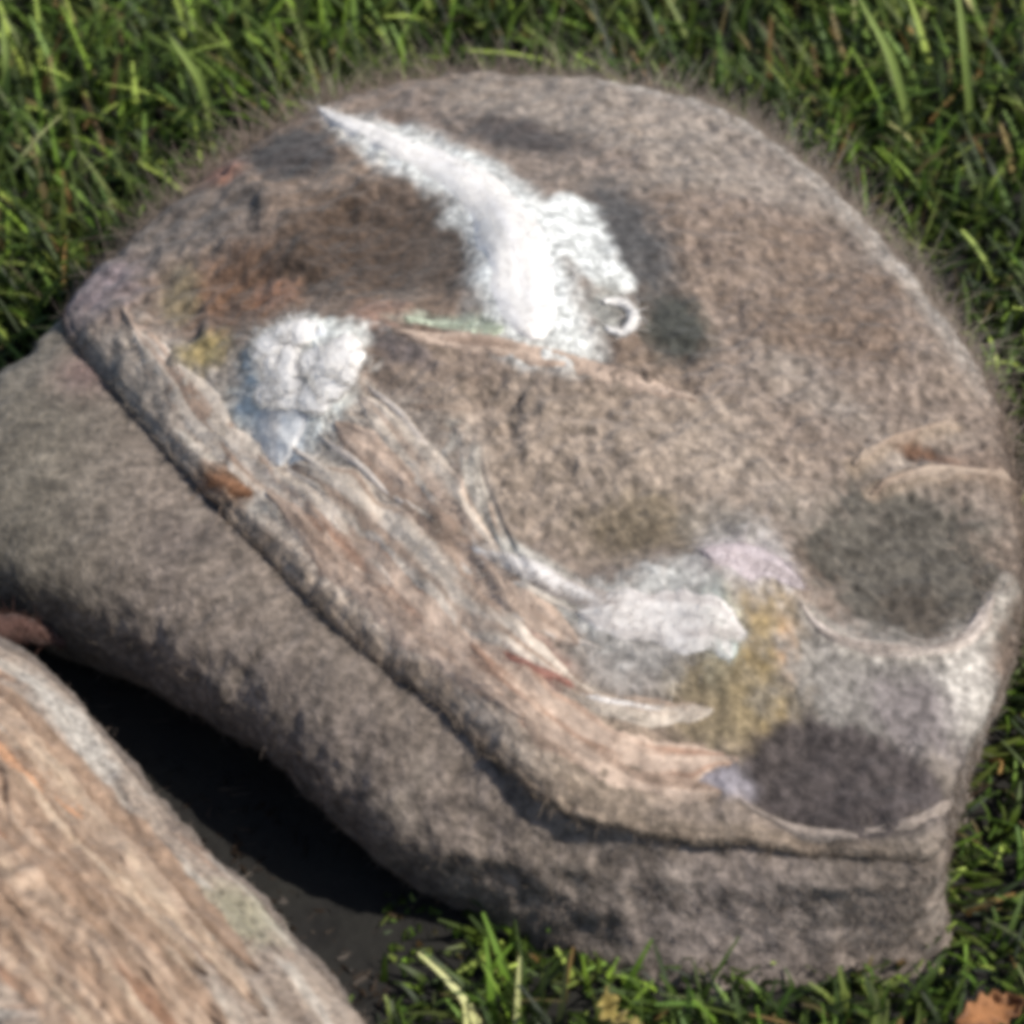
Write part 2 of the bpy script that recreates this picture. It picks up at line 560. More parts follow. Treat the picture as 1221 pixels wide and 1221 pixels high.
def paint_main(bag, x, y, z):
    _, d, th = bag.base_z(x, y)
    u, v = flow(bag, d, th, x, y)
    ang = np.mod(th, 2 * math.pi)
    col = np.ones(x.shape + (3,)) * wc(146, 124, 110)
    m1 = fbm(NA, x * 22, y * 22)
    col = layer(col, smooth(-.1, .6, m1), wc(128, 108, 98), .6)
    col = layer(col, smooth(-.05, .5, fbm(NC, x * 13 + 4, y * 13)), wc(124, 98, 80), .7)
    col = layer(col, smooth(.05, .5, fbm(NA, x * 10 + 9, y * 10 + 2)), wc(166, 150, 138), .6)
    col = layer(col, smooth(.1, .7, fbm(NB, x * 35, y * 35)), wc(160, 136, 118), .5)
    E = lambda *a, **k: ell(bag, x, y, *a, **k)
    # tan middle
    col = layer(col, E(700, 540, 190, 90, soft=.5), wc(165, 142, 124), .8)
    col = layer(col, E(770, 620, 70, 35, soft=.6), wc(118, 100, 74), .75)
    # combed front of the flap: streaks along the edge
    front = smooth(R(150), R(178), ang) * (1 - smooth(R(268), R(296), ang)) * (1 - smooth(.085, .115, d))
    st = fbm(NA, u * 30, v * 170, 0, 3)
    pale = layer(np.ones(x.shape + (3,)) * wc(184, 162, 146), smooth(0, .5, st), wc(142, 118, 100), .7)
    pale = layer(pale, smooth(.15, .5, fbm(NB, u * 22, v * 120, 4.0)), wc(202, 188, 174), .7)
    pale = layer(pale, smooth(.3, .6, fbm(NC, u * 16, v * 90, 9.0)), wc(160, 118, 90), .6)
    col = layer(col, front, pale, 1.0)
    col = layer(col, E(180, 430, 70, 60, soft=.6), wc(172, 155, 142), .8)
    col = layer(col, E(340, 530, 130, 60, soft=.6, rot=-.7), wc(196, 182, 170), .6)
    # rust, ochre and brown in the upper left
    col = layer(col, E(120, 340, 50, 45), wc(142, 122, 128), .8)
    col = layer(col, E(215, 270, 90, 50), wc(120, 106, 98), .8)
    col = layer(col, E(275, 345, 85, 55), wc(122, 84, 58), .9)
    col = layer(col, E(330, 345, 28, 25), wc(160, 108, 78), .8)
    col = layer(col, E(215, 345, 22, 40), wc(140, 124, 92), .7)
    col = layer(col, E(265, 210, 26, 22), wc(158, 104, 84), .95)
    col = layer(col, E(245, 418, 32, 22), wc(172, 146, 84), .9)
    col = layer(col, E(450, 285, 118, 85, soft=.3), wc(88, 68, 54), .95)
    col = layer(col, E(350, 185, 60, 45, soft=.4), wc(74, 68, 68), .95)
    col = layer(col, E(530, 270, 40, 70), wc(96, 78, 66), .7)
    col = layer(col, E(455, 378, 32, 24), wc(166, 122, 100), .9)
    col = layer(col, E(480, 425, 45, 14, rot=-.5), wc(112, 98, 96), .8)
    col = layer(col, E(268, 575, 38, 18, rot=-.3), wc(150, 104, 70), .9)
    # slate around the white
    col = layer(col, E(620, 158, 85, 28, soft=.5, rot=-.25), wc(82, 72, 70), .95)
    col = layer(col, E(755, 285, 42, 95, soft=.5, rot=.35), wc(84, 80, 80), .95)
    col = layer(col, E(805, 380, 45, 42, soft=.5), wc(66, 66, 60), .97)
    col = layer(col, E(540, 380, 60, 14), wc(176, 184, 164), .95)
    # white streak
    D, s, fr = seg_dist(x, y, line(bag, [(375, 128), (430, 158), (500, 182), (565, 215), (605, 270), (625, 340), (645, 400)]))
    w = (0.008 + 0.016 * smooth(0, .35, fr) + 0.006 * smooth(.6, 1, fr)) * (1 + .35 * fbm(NB, x * 70, y * 70))
    white = layer(np.ones(x.shape + (3,)) * wc(234, 230, 226, 1.05), smooth(.1, .6, fbm(NC, x * 45, y * 45)), wc(196, 192, 190), .6)
    col = layer(col, (1 - smooth(.5, 1.2, D / w)) * smooth(-.05, .3, fr), white)
    D, s, fr = seg_dist(x, y, line(bag, [(640, 300), (680, 250), (700, 300), (725, 330)]))
    col = layer(col, 1 - smooth(.6, 1.15, D / (.014 * (1 + .4 * fbm(NB, x * 80, y * 80)))), white)
    col = layer(col, E(725, 365, 22, 30, soft=.4), wc(150, 146, 140), .9)
    # cotton-white tuft and bluish tail
    col = layer(col, E(360, 445, 78, 60, soft=.3), wc(236, 232, 224, 1.2))
    col = layer(col, E(338, 520, 34, 36, soft=.4), wc(214, 218, 226), .95)
    # white lumps towards the front corner
    D, s, fr = seg_dist(x, y, line(bag, [(545, 650), (620, 680), (690, 720), (740, 745)]))
    col = layer(col, 1 - smooth(.5, 1.2, D / .012), wc(205, 196, 186), .85)
    col = layer(col, E(790, 748, 90, 44, soft=.35), wc(206, 198, 192))
    col = layer(col, E(858, 765, 24, 34, soft=.5), wc(190, 200, 192), .8)
    col = layer(col, E(760, 800, 70, 25, soft=.5), wc(160, 148, 142), .8)
    col = layer(col, E(895, 680, 58, 42, soft=.4), wc(186, 174, 172), .95)
    col = layer(col, E(870, 630, 50, 25, soft=.5), wc(150, 138, 128), .7)
    col = layer(col, E(915, 800, 42, 64, soft=.7), wc(170, 138, 80), .9)
    col = layer(col, E(940, 775, 14, 24), wc(186, 134, 84), .9)
    col = layer(col, E(860, 840, 60, 40, soft=.5), wc(150, 128, 92), .8)
    col = layer(col, E(640, 795, 42, 26, rot=-.5), wc(162, 112, 96), .9)
    col = layer(col, E(625, 800, 14, 10), wc(120, 66, 58), .9)
    col = layer(col, E(712, 834, 13, 9), wc(220, 204, 188), .9)
    col = layer(col, E(720, 910, 90, 50, soft=.6), wc(152, 128, 106), .6)
    # grey right end
    col = layer(col, E(1080, 665, 125, 85, soft=.3), wc(94, 86, 77), .96)
    col = layer(col, E(1090, 725, 45, 28), wc(82, 70, 60), .8)
    col = layer(col, E(1040, 820, 125, 55, soft=.4), wc(150, 140, 133), .9)
    col = layer(col, E(1090, 850, 60, 35, soft=.5), wc(126, 112, 112), .8)
    D, s, fr = seg_dist(x, y, line(bag, [(965, 735), (1010, 775), (1100, 785), (1165, 765), (1205, 690)]))
    col = layer(col, 1 - smooth(.4, 1.2, D / .007), wc(182, 168, 156), .85)
    col = layer(col, E(1160, 815, 34, 48, soft=.5), wc(204, 190, 180), .9)
    col = layer(col, E(1008, 926, 122, 47, soft=.12, rot=-.08, wob=.06), wc(82, 71, 70), .97)
    col = layer(col, E(862, 930, 30, 13), wc(152, 142, 152), .9)
    for p in ([(1015, 556), (1070, 532), (1140, 508)], [(1040, 582), (1110, 568), (1215, 575)]):
        D, s, fr = seg_dist(x, y, line(bag, p))
        col = layer(col, 1 - smooth(.4, 1.2, D / .0055), wc(168, 142, 120), .8)
    col = layer(col, E(1105, 545, 50, 10), wc(104, 66, 42), .9)  # orange-brown shadow in the groove between the pleats, painted in
    col = layer(col, E(1170, 560, 50, 25), wc(126, 100, 86), .6)
    # sunlit rim at the back right, its brightness painted into the wool
    back = smooth(R(8), R(25), ang) * (1 - smooth(R(75), R(95), ang)) * (1 - smooth(.004, .02, d))
    col = layer(col, back, wc(186, 172, 162), .9)
    edge = smooth(R(170), R(190), ang) * (1 - smooth(R(300), R(320), ang)) * (1 - smooth(.001, .006, d))
    col = layer(col, edge, wc(158, 134, 114), .7)
    sp = fbm(NA, x * 240, y * 190, 0, 2)
    return np.clip(col * (1 + .5 * sp * (1 - .5 * front))[..., None], 0.01, .85)


def body_paint_main(bag, x, y, z):
    col = np.ones(x.shape + (3,)) * wc(140, 121, 108)
    col = layer(col, smooth(0, .6, fbm(NA, x * 25, y * 25, z * 25)), wc(116, 100, 92), .7)
    col = layer(col, smooth(.1, .6, fbm(NB, x * 40, y * 40, z * 40)), wc(152, 134, 120), .6)
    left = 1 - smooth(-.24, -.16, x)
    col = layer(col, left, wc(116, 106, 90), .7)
    p = at(105, 445, .08)
    col = layer(col, np.exp(-((x - p[0]) ** 2 + (y - p[1]) ** 2) / .016 ** 2), wc(146, 112, 106), .8)
    p = at(880, 1080, .05)
    col = layer(col, np.exp(-((x - p[0]) ** 2 + (y - p[1]) ** 2) / .05 ** 2), wc(150, 131, 123), .8)
    return np.clip(col * (1 + .62 * fbm(NC, x * 185, y * 165, z * 165, 2))[..., None], .01, .8)


main = Bag(body_px, flap_px, None, .018, .05, (620, 560), feat_main, paint_main, body_paint_main, {'eq': .05, 'tuck': tuck_main, 'flare': flare_main}, 3)
root = main.build('felted_bag')
root['label'] = 'rounded fuzzy grey-brown felted wool bag with a white streak, lying on the grass'
root['category'] = 'bag'
root['group'] = 'felted wool bags on the grass'
fuzz(main.flap_obj, main.flap_col, 120000, main.flap_obj, seed=4)
fuzz(main.body_obj, main.body_col, 80000, main.body_obj, seed=5, lmax=.006)


# ---- curly white locks lying on the flap
def tube(pts, rad, sides=5):
    P = np.asarray(pts, float); n = len(P)
    T = np.gradient(P, axis=0); T /= np.linalg.norm(T, axis=1, keepdims=True)
    a = np.cross(T, [0.13, .21, .97]); a /= np.linalg.norm(a, axis=1, keepdims=True)
    b = np.cross(T, a)
    ph = np.linspace(0, 2 * math.pi, sides, endpoint=False)
    rad = np.broadcast_to(rad, (n,))
    V = P[:, None] + rad[:, None, None] * (np.cos(ph)[None, :, None] * a[:, None] + np.sin(ph)[None, :, None] * b[:, None])
    return V.reshape(-1, 3), ring_faces(n, sides)


W1 = lin(246, 241, 234) * .76
W2 = lin(238, 238, 236) * .76
W3 = lin(226, 220, 214) * .84


def tuft(bag, px, py, rx, ry, h, base, seed, name='wool_tuft', n_fuzz=900):
    """a puff of loose wool sitting on the flap: lumpy, flattened, with its own fuzz"""
    c = bag.on(px, py); k = VIEW_W / 1221
    n_r, n_t = 28, 60
    al = np.linspace(.03, .62 * math.pi, n_r)[:, None]; th = np.linspace(0, 2 * math.pi, n_t, endpoint=False)[None]
    ux, uy, uz = np.sin(al) * np.cos(th), np.sin(al) * np.sin(th), np.cos(al) + 0 * th
    g = 1 + .28 * fbm(NA, ux * 2.2 + seed, uy * 2.2, uz * 2.2 + 9) + .10 * fbm(NB, ux * 6 + seed, uy * 6, uz * 6 + 4) * (.4 + .6 * np.sin(al))
    x = c[0] + ux * rx * 1.15 * k * g; y = c[1] + uy * ry * 1.5 * k * g
    z = bag.z(np.full(1, c[0]), np.full(1, c[1]), False)[0] * .5 + bag.z(x, y, False) * .5 + uz * h * .28 * g
    V = np.stack([x, y, z], -1).reshape(-1, 3) - np.array([bag.c[0], bag.c[1], 0])
    col = np.clip(base[None] * (1 + .12 * fbm(NC, ux * 5 + seed, uy * 5, uz * 5)).reshape(-1, 1), 0, .88)
    o = new_mesh(name, V, ring_faces(n_r, n_t), WOOL_WHITE, bag.flap_obj, col)
    FUZZ.append((o, col, n_fuzz * 2))
    return o


def roll(bag, pts, widths, h, base, seed, name, alt=None, n=120, m=22, n_fuzz=2500, ragged=.5, streak=.5, speck=None):
    """a sliver of combed wool lying along a line on the flap, thicker in the middle, ragged at the edges"""
    L = np.array(line(bag, pts))
    for _ in range(2):
        L = np.concatenate([[L[0]], np.stack([.75 * L[:-1] + .25 * L[1:], .25 * L[:-1] + .75 * L[1:]], 1).reshape(-1, 2), [L[-1]]])
    cum = np.concatenate([[0], np.cumsum(np.hypot(*(L[1:] - L[:-1]).T))]); tot = cum[-1]
    t = np.linspace(0, 1, n)
    x = np.interp(t * tot, cum, L[:, 0]); y = np.interp(t * tot, cum, L[:, 1])
    tx, ty = np.gradient(x), np.gradient(y); q = np.hypot(tx, ty)
    w = np.interp(t, np.linspace(0, 1, len(widths)), widths)
    v = np.linspace(-1, 1, m)
    T, Vv = np.meshgrid(t, v, indexing='ij')
    W = w[:, None] * (1 + ragged * np.where(Vv > 0, fbm(NA, T * tot * 60 + seed, 3.0), fbm(NB, T * tot * 60 + seed, 8.0)))
    W = W * np.minimum(1, np.minimum(T, 1 - T) * 9 + .05) ** .6
    X = x[:, None] - (ty / q)[:, None] * W * Vv; Y = y[:, None] + (tx / q)[:, None] * W * Vv
    g = fbm(NC, T * tot * 22 + seed, Vv * w.mean() * 330, 0, 3)
    ew = smooth(.35, .95, np.abs(Vv))
    Z = bag.z(X, Y, False) * (1 - ew) + (bag.z(X, Y) - .0012) * ew + .0009 * (1 - ew) + h * (1 - Vv ** 2) ** .8 * (.55 + min(.25, streak * .6) * fbm(NA, T * tot * 30 + seed, Vv * 2) + streak * g) - .0012 * Vv ** 4 - .0003
    c = np.ones(T.shape + (3,)) * base
    if alt is not None: c = layer(c, smooth(-.05, .4, fbm(NB, T * tot * 24 + seed, Vv * w.mean() * 280, 2.0, 3)), alt, .9)
    if speck is None: speck = .4 if 'combed' in name else .1
    c = np.clip(c * (1 + .15 * g)[..., None] * (1 + speck * fbm(NA, X * 165, Y * 130, 0, 2))[..., None], 0, .88).reshape(-1, 3)
    i = np.arange(n - 1)[:, None]; j = np.arange(m - 1)[None]
    a = i * m + j
    F = np.stack([a, a + m, a + m + 1, a + 1], -1).reshape(-1, 4)[:, ::-1]
    V = np.stack([X, Y, Z], -1).reshape(-1, 3) - np.array([bag.c[0], bag.c[1], 0])
    o = new_mesh(name, V, F, WOOL_WHITE if 'white' in name or 'puff' in name or 'tail' in name else WOOL_SOFT, bag.flap_obj, c)
    if normals_of(o)[1][:, 2].mean() < 0:
        o.data.flip_normals()
    FUZZ.append((o, c, n_fuzz))
    return o


def curl_ring(bag, px, py, r, thick, base, seed, a0, a1):
    """a thick lock of wool curled into a ring"""
    c = bag.on(px, py); k = VIEW_W / 1221
    t = np.linspace(0, 1, 40); an = a0 + (a1 - a0) * t
    x = c[0] + r * k * np.cos(an); y = c[1] + r * k * 1.35 * np.sin(an)
    z = bag.z(x, y) + thick * .6
    v, f = tube(np.stack([x, y, z], 1), thick * (.45 + .55 * np.sin(t * math.pi)) , 12)
    nrm = fbm(NB, v[:, 0] * 200 + seed, v[:, 1] * 200, v[:, 2] * 200)
    v = v + (nrm * thick * .35)[:, None] * RNG.normal(size=3)
    col = np.clip(np.tile(base, (len(v), 1)) * (1 + .1 * nrm)[:, None], 0, .88)
    o = new_mesh('wool_curl', v - np.array([bag.c[0], bag.c[1], 0]), f, WOOL_WHITE, bag.flap_obj, col)
    FUZZ.append((o, col, 900))
    return o


FUZZ = []
# the white streak from the back edge to the lip, its branch and its curl
roll(main, [(372, 126), (430, 156), (500, 182), (565, 213), (603, 270), (622, 340), (640, 402)], [.004, .010, .016, .019, .023, .026, .024], .0016, W1, 1, 'white_streak', lin(226, 222, 218) * .95, n=170, m=34, n_fuzz=6000, ragged=.3, streak=.08)
curl_ring(main, 736, 374, 20, .0026, W1, 4, R(140), R(-130))
roll(main, [(485, 384), (520, 380), (560, 384), (600, 388)], [.004, .006, .005], .004, lin(190, 198, 178) * .9, 6, 'pale_green_wisp', lin(150, 156, 138) * .8, n_fuzz=900)
# the cotton-white tuft at the left with its bluish tail
r_ = random.Random(5)
for i in range(26):
    a_, q_ = r_.uniform(0, 6.28), r_.random() ** .5
    tuft(main, 362 + 58 * q_ * math.cos(a_), 443 + 42 * q_ * math.sin(a_), r_.uniform(13, 22), r_.uniform(9, 15), r_.uniform(.010, .019) * (1.15 - .6 * q_), W1 * r_.uniform(1.0, 1.1), 10 + i, n_fuzz=700)
roll(main, [(330, 470), (340, 500), (340, 525), (332, 552)], [.010, .014, .013, .006], .0035, W2, 29, 'pale_tail', W3, n=60, m=24, n_fuzz=2000, streak=.12)
# white and lilac puffs towards the front corner
roll(main, [(690, 735), (740, 742), (800, 748), (860, 758), (890, 762)], [.006, .017, .022, .018, .007], .0022, W3, 31, 'white_puff', lin(196, 188, 182) * .92, m=30, n_fuzz=5000, streak=.15)
roll(main, [(840, 745), (862, 762), (872, 790)], [.008, .011, .006], .002, lin(196, 204, 196) * .9, 33, 'white_puff', W3, n=60, n_fuzz=1200, streak=.15)
roll(main, [(838, 668), (880, 680), (925, 690), (958, 705)], [.008, .014, .013, .006], .002, lin(200, 188, 188) * .9, 34, 'lilac_puff', lin(170, 158, 156) * .85, m=26, n_fuzz=3000, streak=.2)
roll(main, [(560, 655), (620, 678), (690, 712), (750, 745)], [.003, .006, .010, .008], .0018, W3, 7, 'white_streak', lin(170, 158, 148) * .9)
# combed slivers in tans and browns that follow the front edge
CREAM, TAN, BROWN, RUST = lin(208, 194, 180) * .86, lin(190, 168, 152) * .82, lin(160, 137, 121) * .8, lin(164, 130, 110) * .8
front = [([(145, 368), (200, 440), (270, 522), (345, 595), (415, 665)], .007, TAN, BROWN), ([(160, 395), (215, 465), (290, 545), (380, 620), (470, 700)], .012, CREAM, TAN),
         ([(318, 585), (398, 665), (478, 738), (556, 803), (625, 862)], .008, TAN, BROWN), ([(330, 590), (420, 655), (510, 735), (590, 810), (650, 860)], .013, TAN, RUST),
         ([(350, 550), (440, 610), (520, 680), (600, 760), (690, 820)], .013, CREAM, BROWN), ([(400, 510), (470, 560), (540, 640), (620, 720), (690, 770)], .012, TAN, BROWN),
         ([(430, 480), (490, 540), (550, 620), (600, 680)], .010, CREAM, TAN),
         ([(540, 775), (615, 842), (685, 900), (760, 930), (860, 948)], .008, TAN, BROWN), ([(560, 770), (640, 840), (720, 890), (800, 910), (880, 905)], .013, TAN, RUST),
         ([(650, 800), (712, 838), (780, 850), (850, 845)], .007, CREAM, BROWN),          ([(470, 408), (560, 418), (660, 436), (740, 450), (830, 478)], .008, TAN, BROWN)]
CREAM, TAN, BROWN, RUST = [k_ * np.array([.97, 1.0, .97]) for k_ in (CREAM, TAN, BROWN, RUST)]
for i, (p, w, c, c2) in enumerate(front):
    c, c2 = c * np.array([1.0, 1.0, .97]), c2 * np.array([1.0, 1.0, .97])
    w *= 1.35
    roll(main, p, [w * .6, w, w, w * .5], .0013, c, 100 + 7 * i, 'combed_wool', c2, n=130, m=22, n_fuzz=1600, streak=.6)
roll(main, [(600, 780), (640, 795), (685, 822)], [.005, .009, .004], .0016, lin(164, 118, 104) * .8, 300, 'rust_wisp', lin(122, 70, 60) * .8, n=50, m=12, n_fuzz=500)
roll(main, [(245, 565), (270, 578), (300, 588)], [.004, .007, .003], .0016, lin(150, 110, 82) * .8, 301, 'rust_wisp', lin(110, 72, 48) * .8, n=40, m=12, n_fuzz=400)
roll(main, [(700, 832), (715, 836), (740, 842), (830, 845)], [.003, .004, .002, .0015], .0012, W3, 302, 'white_wisp', None, n=40, m=10, n_fuzz=400)
for i, (p, w) in enumerate([([(345, 530), (420, 590), (500, 645), (580, 690), (690, 735)], .004), ([(380, 520), (450, 575), (530, 630), (600, 670), (700, 725)], .003), ([(330, 545), (420, 615), (520, 690), (610, 740), (720, 780)], .003),
                            ([(170, 420), (230, 480), (300, 540), (380, 600)], .006), ([(440, 470), (500, 520), (545, 590), (590, 660)], .003)]):
    roll(main, p, [w * .5, w, w, w * .6], .0007, lin(214, 202, 190) * .82, 700 + 11 * i, 'white_wisp', CREAM, n_fuzz=900, streak=.3)
# pale web-like ridges at the right end
roll(main, [(880, 950), (940, 976), (1020, 986), (1095, 980), (1138, 940)], [.002, .0035, .004, .004, .003], .0012, lin(164, 150, 138) * .72, 320, 'pale_ridge', None, n_fuzz=700)
WEB = lin(212, 198, 186) * .88
roll(main, [(955, 725), (985, 765), (1040, 782), (1100, 785), (1155, 768), (1185, 710)], [.004, .006, .006, .006, .006, .004], .002, WEB, 303, 'pale_ridge', lin(150, 138, 128) * .8, n_fuzz=1500)
roll(main, [(1018, 556), (1070, 530), (1140, 506)], [.0015, .0035, .002], .003, TAN * .85, 306, 'pleat', BROWN, n=50, m=12, n_fuzz=300, ragged=.15)
roll(main, [(1040, 583), (1110, 566), (1212, 574)], [.0015, .004, .003], .003, TAN * .85, 307, 'pleat', BROWN, n=50, m=12, n_fuzz=300, ragged=.15)


def flush_fuzz(parent, seed):
    for i, (o_, c_, n_) in enumerate(FUZZ):
        fuzz(o_, c_, n_, parent, lmin=.002, lmax=.006, lift=.45, seed=seed + i, wmin=.0002, wmax=.0005, var=(.9, 1.12))
    FUZZ.clear()


flush_fuzz(main.flap_obj, 500)
# sunlit halo of longer fibres along the back and right rim
V_, N_ = normals_of(main.flap_obj)
P_ = V_ + np.array([main.c[0], main.c[1], 0])
f_ = main.flap.frac(P_[:, 0], P_[:, 1])
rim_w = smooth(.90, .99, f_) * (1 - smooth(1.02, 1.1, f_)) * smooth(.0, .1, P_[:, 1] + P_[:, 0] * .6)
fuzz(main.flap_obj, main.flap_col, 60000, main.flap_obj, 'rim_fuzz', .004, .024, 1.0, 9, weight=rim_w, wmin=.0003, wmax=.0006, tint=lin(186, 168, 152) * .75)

# ------------------------------------------------------------------ second bag, lower left
def tuck_two(th): return 0.08 + 0 * th


body2_px = [(-160, 690, .04), (20, 775, .04), (90, 840, .04), (165, 930, .04), (250, 1020, .04), (345, 1120, .04), (430, 1230, .04), (470, 1380, .04),
            (380, 1560, .04), (120, 1660, .04), (-220, 1600, .04), (-480, 1400, .04), (-560, 1120, .04), (-430, 820, .04), (-290, 710, .04)]
flap2_px = [(-160, 700, .075), (-20, 765, .075), (60, 805, .075), (130, 885, .075), (205, 972, .075), (290, 1055, .075), (380, 1155, .075), (440, 1240, .075), (455, 1370, .075),
            (360, 1520, .075), (110, 1610, .075), (-220, 1550, .075), (-440, 1360, .075), (-520, 1100, .075), (-400, 830, .075), (-280, 730, .075)]


def grain_two(bag, x, y, d, th):
    u, v = flow(bag, d, th, x, y)
    return 0.0045 * fbm(NB, u * 24, v * 130, 0, 3) + .007 * fbm(NA, x * 16, y * 16) + .002 * fbm(NC, x * 90, y * 90) - .004 * np.exp(-d / .003)


def paint_two(bag, x, y, z):
    _, d, th = bag.base_z(x, y)
    u, v = flow(bag, d, th, x, y)
    col = np.ones(x.shape + (3,)) * wc(172, 148, 130)
    col = layer(col, smooth(-.05, .45, fbm(NA, u * 28, v * 140, 2.0)), wc(128, 106, 92), .85)
    col = layer(col, smooth(.1, .5, fbm(NB, u * 20, v * 110, 4.0)), wc(198, 182, 168), .75)
    col = layer(col, smooth(.25, .6, fbm(NC, u * 16, v * 80, 9.0)), wc(170, 124, 92), .6)
    E = lambda *a, **k: ell(bag, x, y, *a, **k)
    col = layer(col, E(20, 920, 60, 25, rot=-.6), wc(182, 130, 92), .8)
    col = layer(col, E(90, 870, 70, 22, rot=-.8), wc(196, 184, 174), .8)
    col = layer(col, E(290, 1090, 50, 35), wc(158, 150, 120), .7)
    col = layer(col, E(150, 1040, 40, 20), wc(120, 98, 96), .8)
    return np.clip(col, .01, .8)


def body_paint_two(bag, x, y, z):
    col = np.ones(x.shape + (3,)) * wc(126, 108, 96)
    return np.clip(col * (1 + .3 * fbm(NC, x * 110, y * 110, z * 110))[..., None], .01, .8)


two = Bag(body2_px, flap2_px, None, .016, .05, (-60, 1150), [grain_two], paint_two, body_paint_two, {'eq': .04, 'tuck': tuck_two}, 5)
root2 = two.build('felted_bag', 620, 150)
root2['label'] = 'streaky tan felted wool bag cut off by the lower left corner of the picture'
root2['category'] = 'bag'
root2['group'] = 'felted wool bags on the grass'
fuzz(two.flap_obj, two.flap_col, 70000, two.flap_obj, seed=6, lmax=.006)
fuzz(two.body_obj, two.body_col, 12000, two.body_obj, seed=7, lmax=.005)
for i in range(15):
    k_ = i / 14
    ox, oy = -150 * k_, 160 * k_
    sh = random.uniform(-60, 60)
    p = [(-70 + ox + sh, 790 + oy + sh * .8), (40 + ox + sh, 862 + oy + sh), (140 + ox + sh, 965 + oy + sh), (235 + ox + sh, 1070 + oy + sh), (330 + ox + sh, 1180 + oy + sh)]
    c, c2 = random.choice([(TAN, BROWN), (BROWN, TAN), (TAN, RUST), (BROWN, CREAM), (TAN, CREAM)])
    w = random.uniform(.010, .017)
    c, c2 = c * np.array([.86, .80, .74]), c2 * np.array([.74, .64, .56])
    roll(two, p, [w * .5, w, w, w * .5], .0022, c, 400 + 9 * i, 'combed_wool', c2, n=130, m=22, n_fuzz=1600, streak=.6)
roll(two, [(-30, 870), (30, 915), (100, 975)], [.008, .020, .010], .002, lin(190, 146, 112) * .85, 601, 'rust_wisp', RUST, n_fuzz=800)
flush_fuzz(two.flap_obj, 900)
# a rolled brown strap lies along the back of the second bag
tp = [at(-170, 755, .03), at(-80, 750, .045), at(0, 748, .045), at(40, 752, .04), at(75, 765, .028)]
tt_ = np.linspace(0, 4, 40); tp = np.stack([np.interp(tt_, np.arange(5), np.array(tp)[:, k]) for k in range(3)], 1)
v, f = tube(tp, .006 * (1 - .35 * smooth(.7, 1, np.linspace(0, 1, 40))), 20)
ctr_ = tp.mean(0)
v = v + ((v - v.reshape(40, 20, 3).mean(1).repeat(20, 0)) * (.9 * fbm(NB, v[:, 0] * 70, v[:, 1] * 70, v[:, 2] * 70))[:, None])
cs = np.clip(np.tile(lin(104, 78, 70) * .6, (len(v), 1)) * (1 + .35 * fbm(NA, v[:, 0] * 60, v[:, 1] * 60, v[:, 2] * 60))[:, None], .01, .8)
st = new_mesh('strap', v - np.array([two.c[0], two.c[1], 0]), f, WOOL, root2, cs)
st['label'] = 'reddish-brown felt strap at the back'
fuzz(st, cs, 2500, st, seed=77, lmin=.002, lmax=.007)

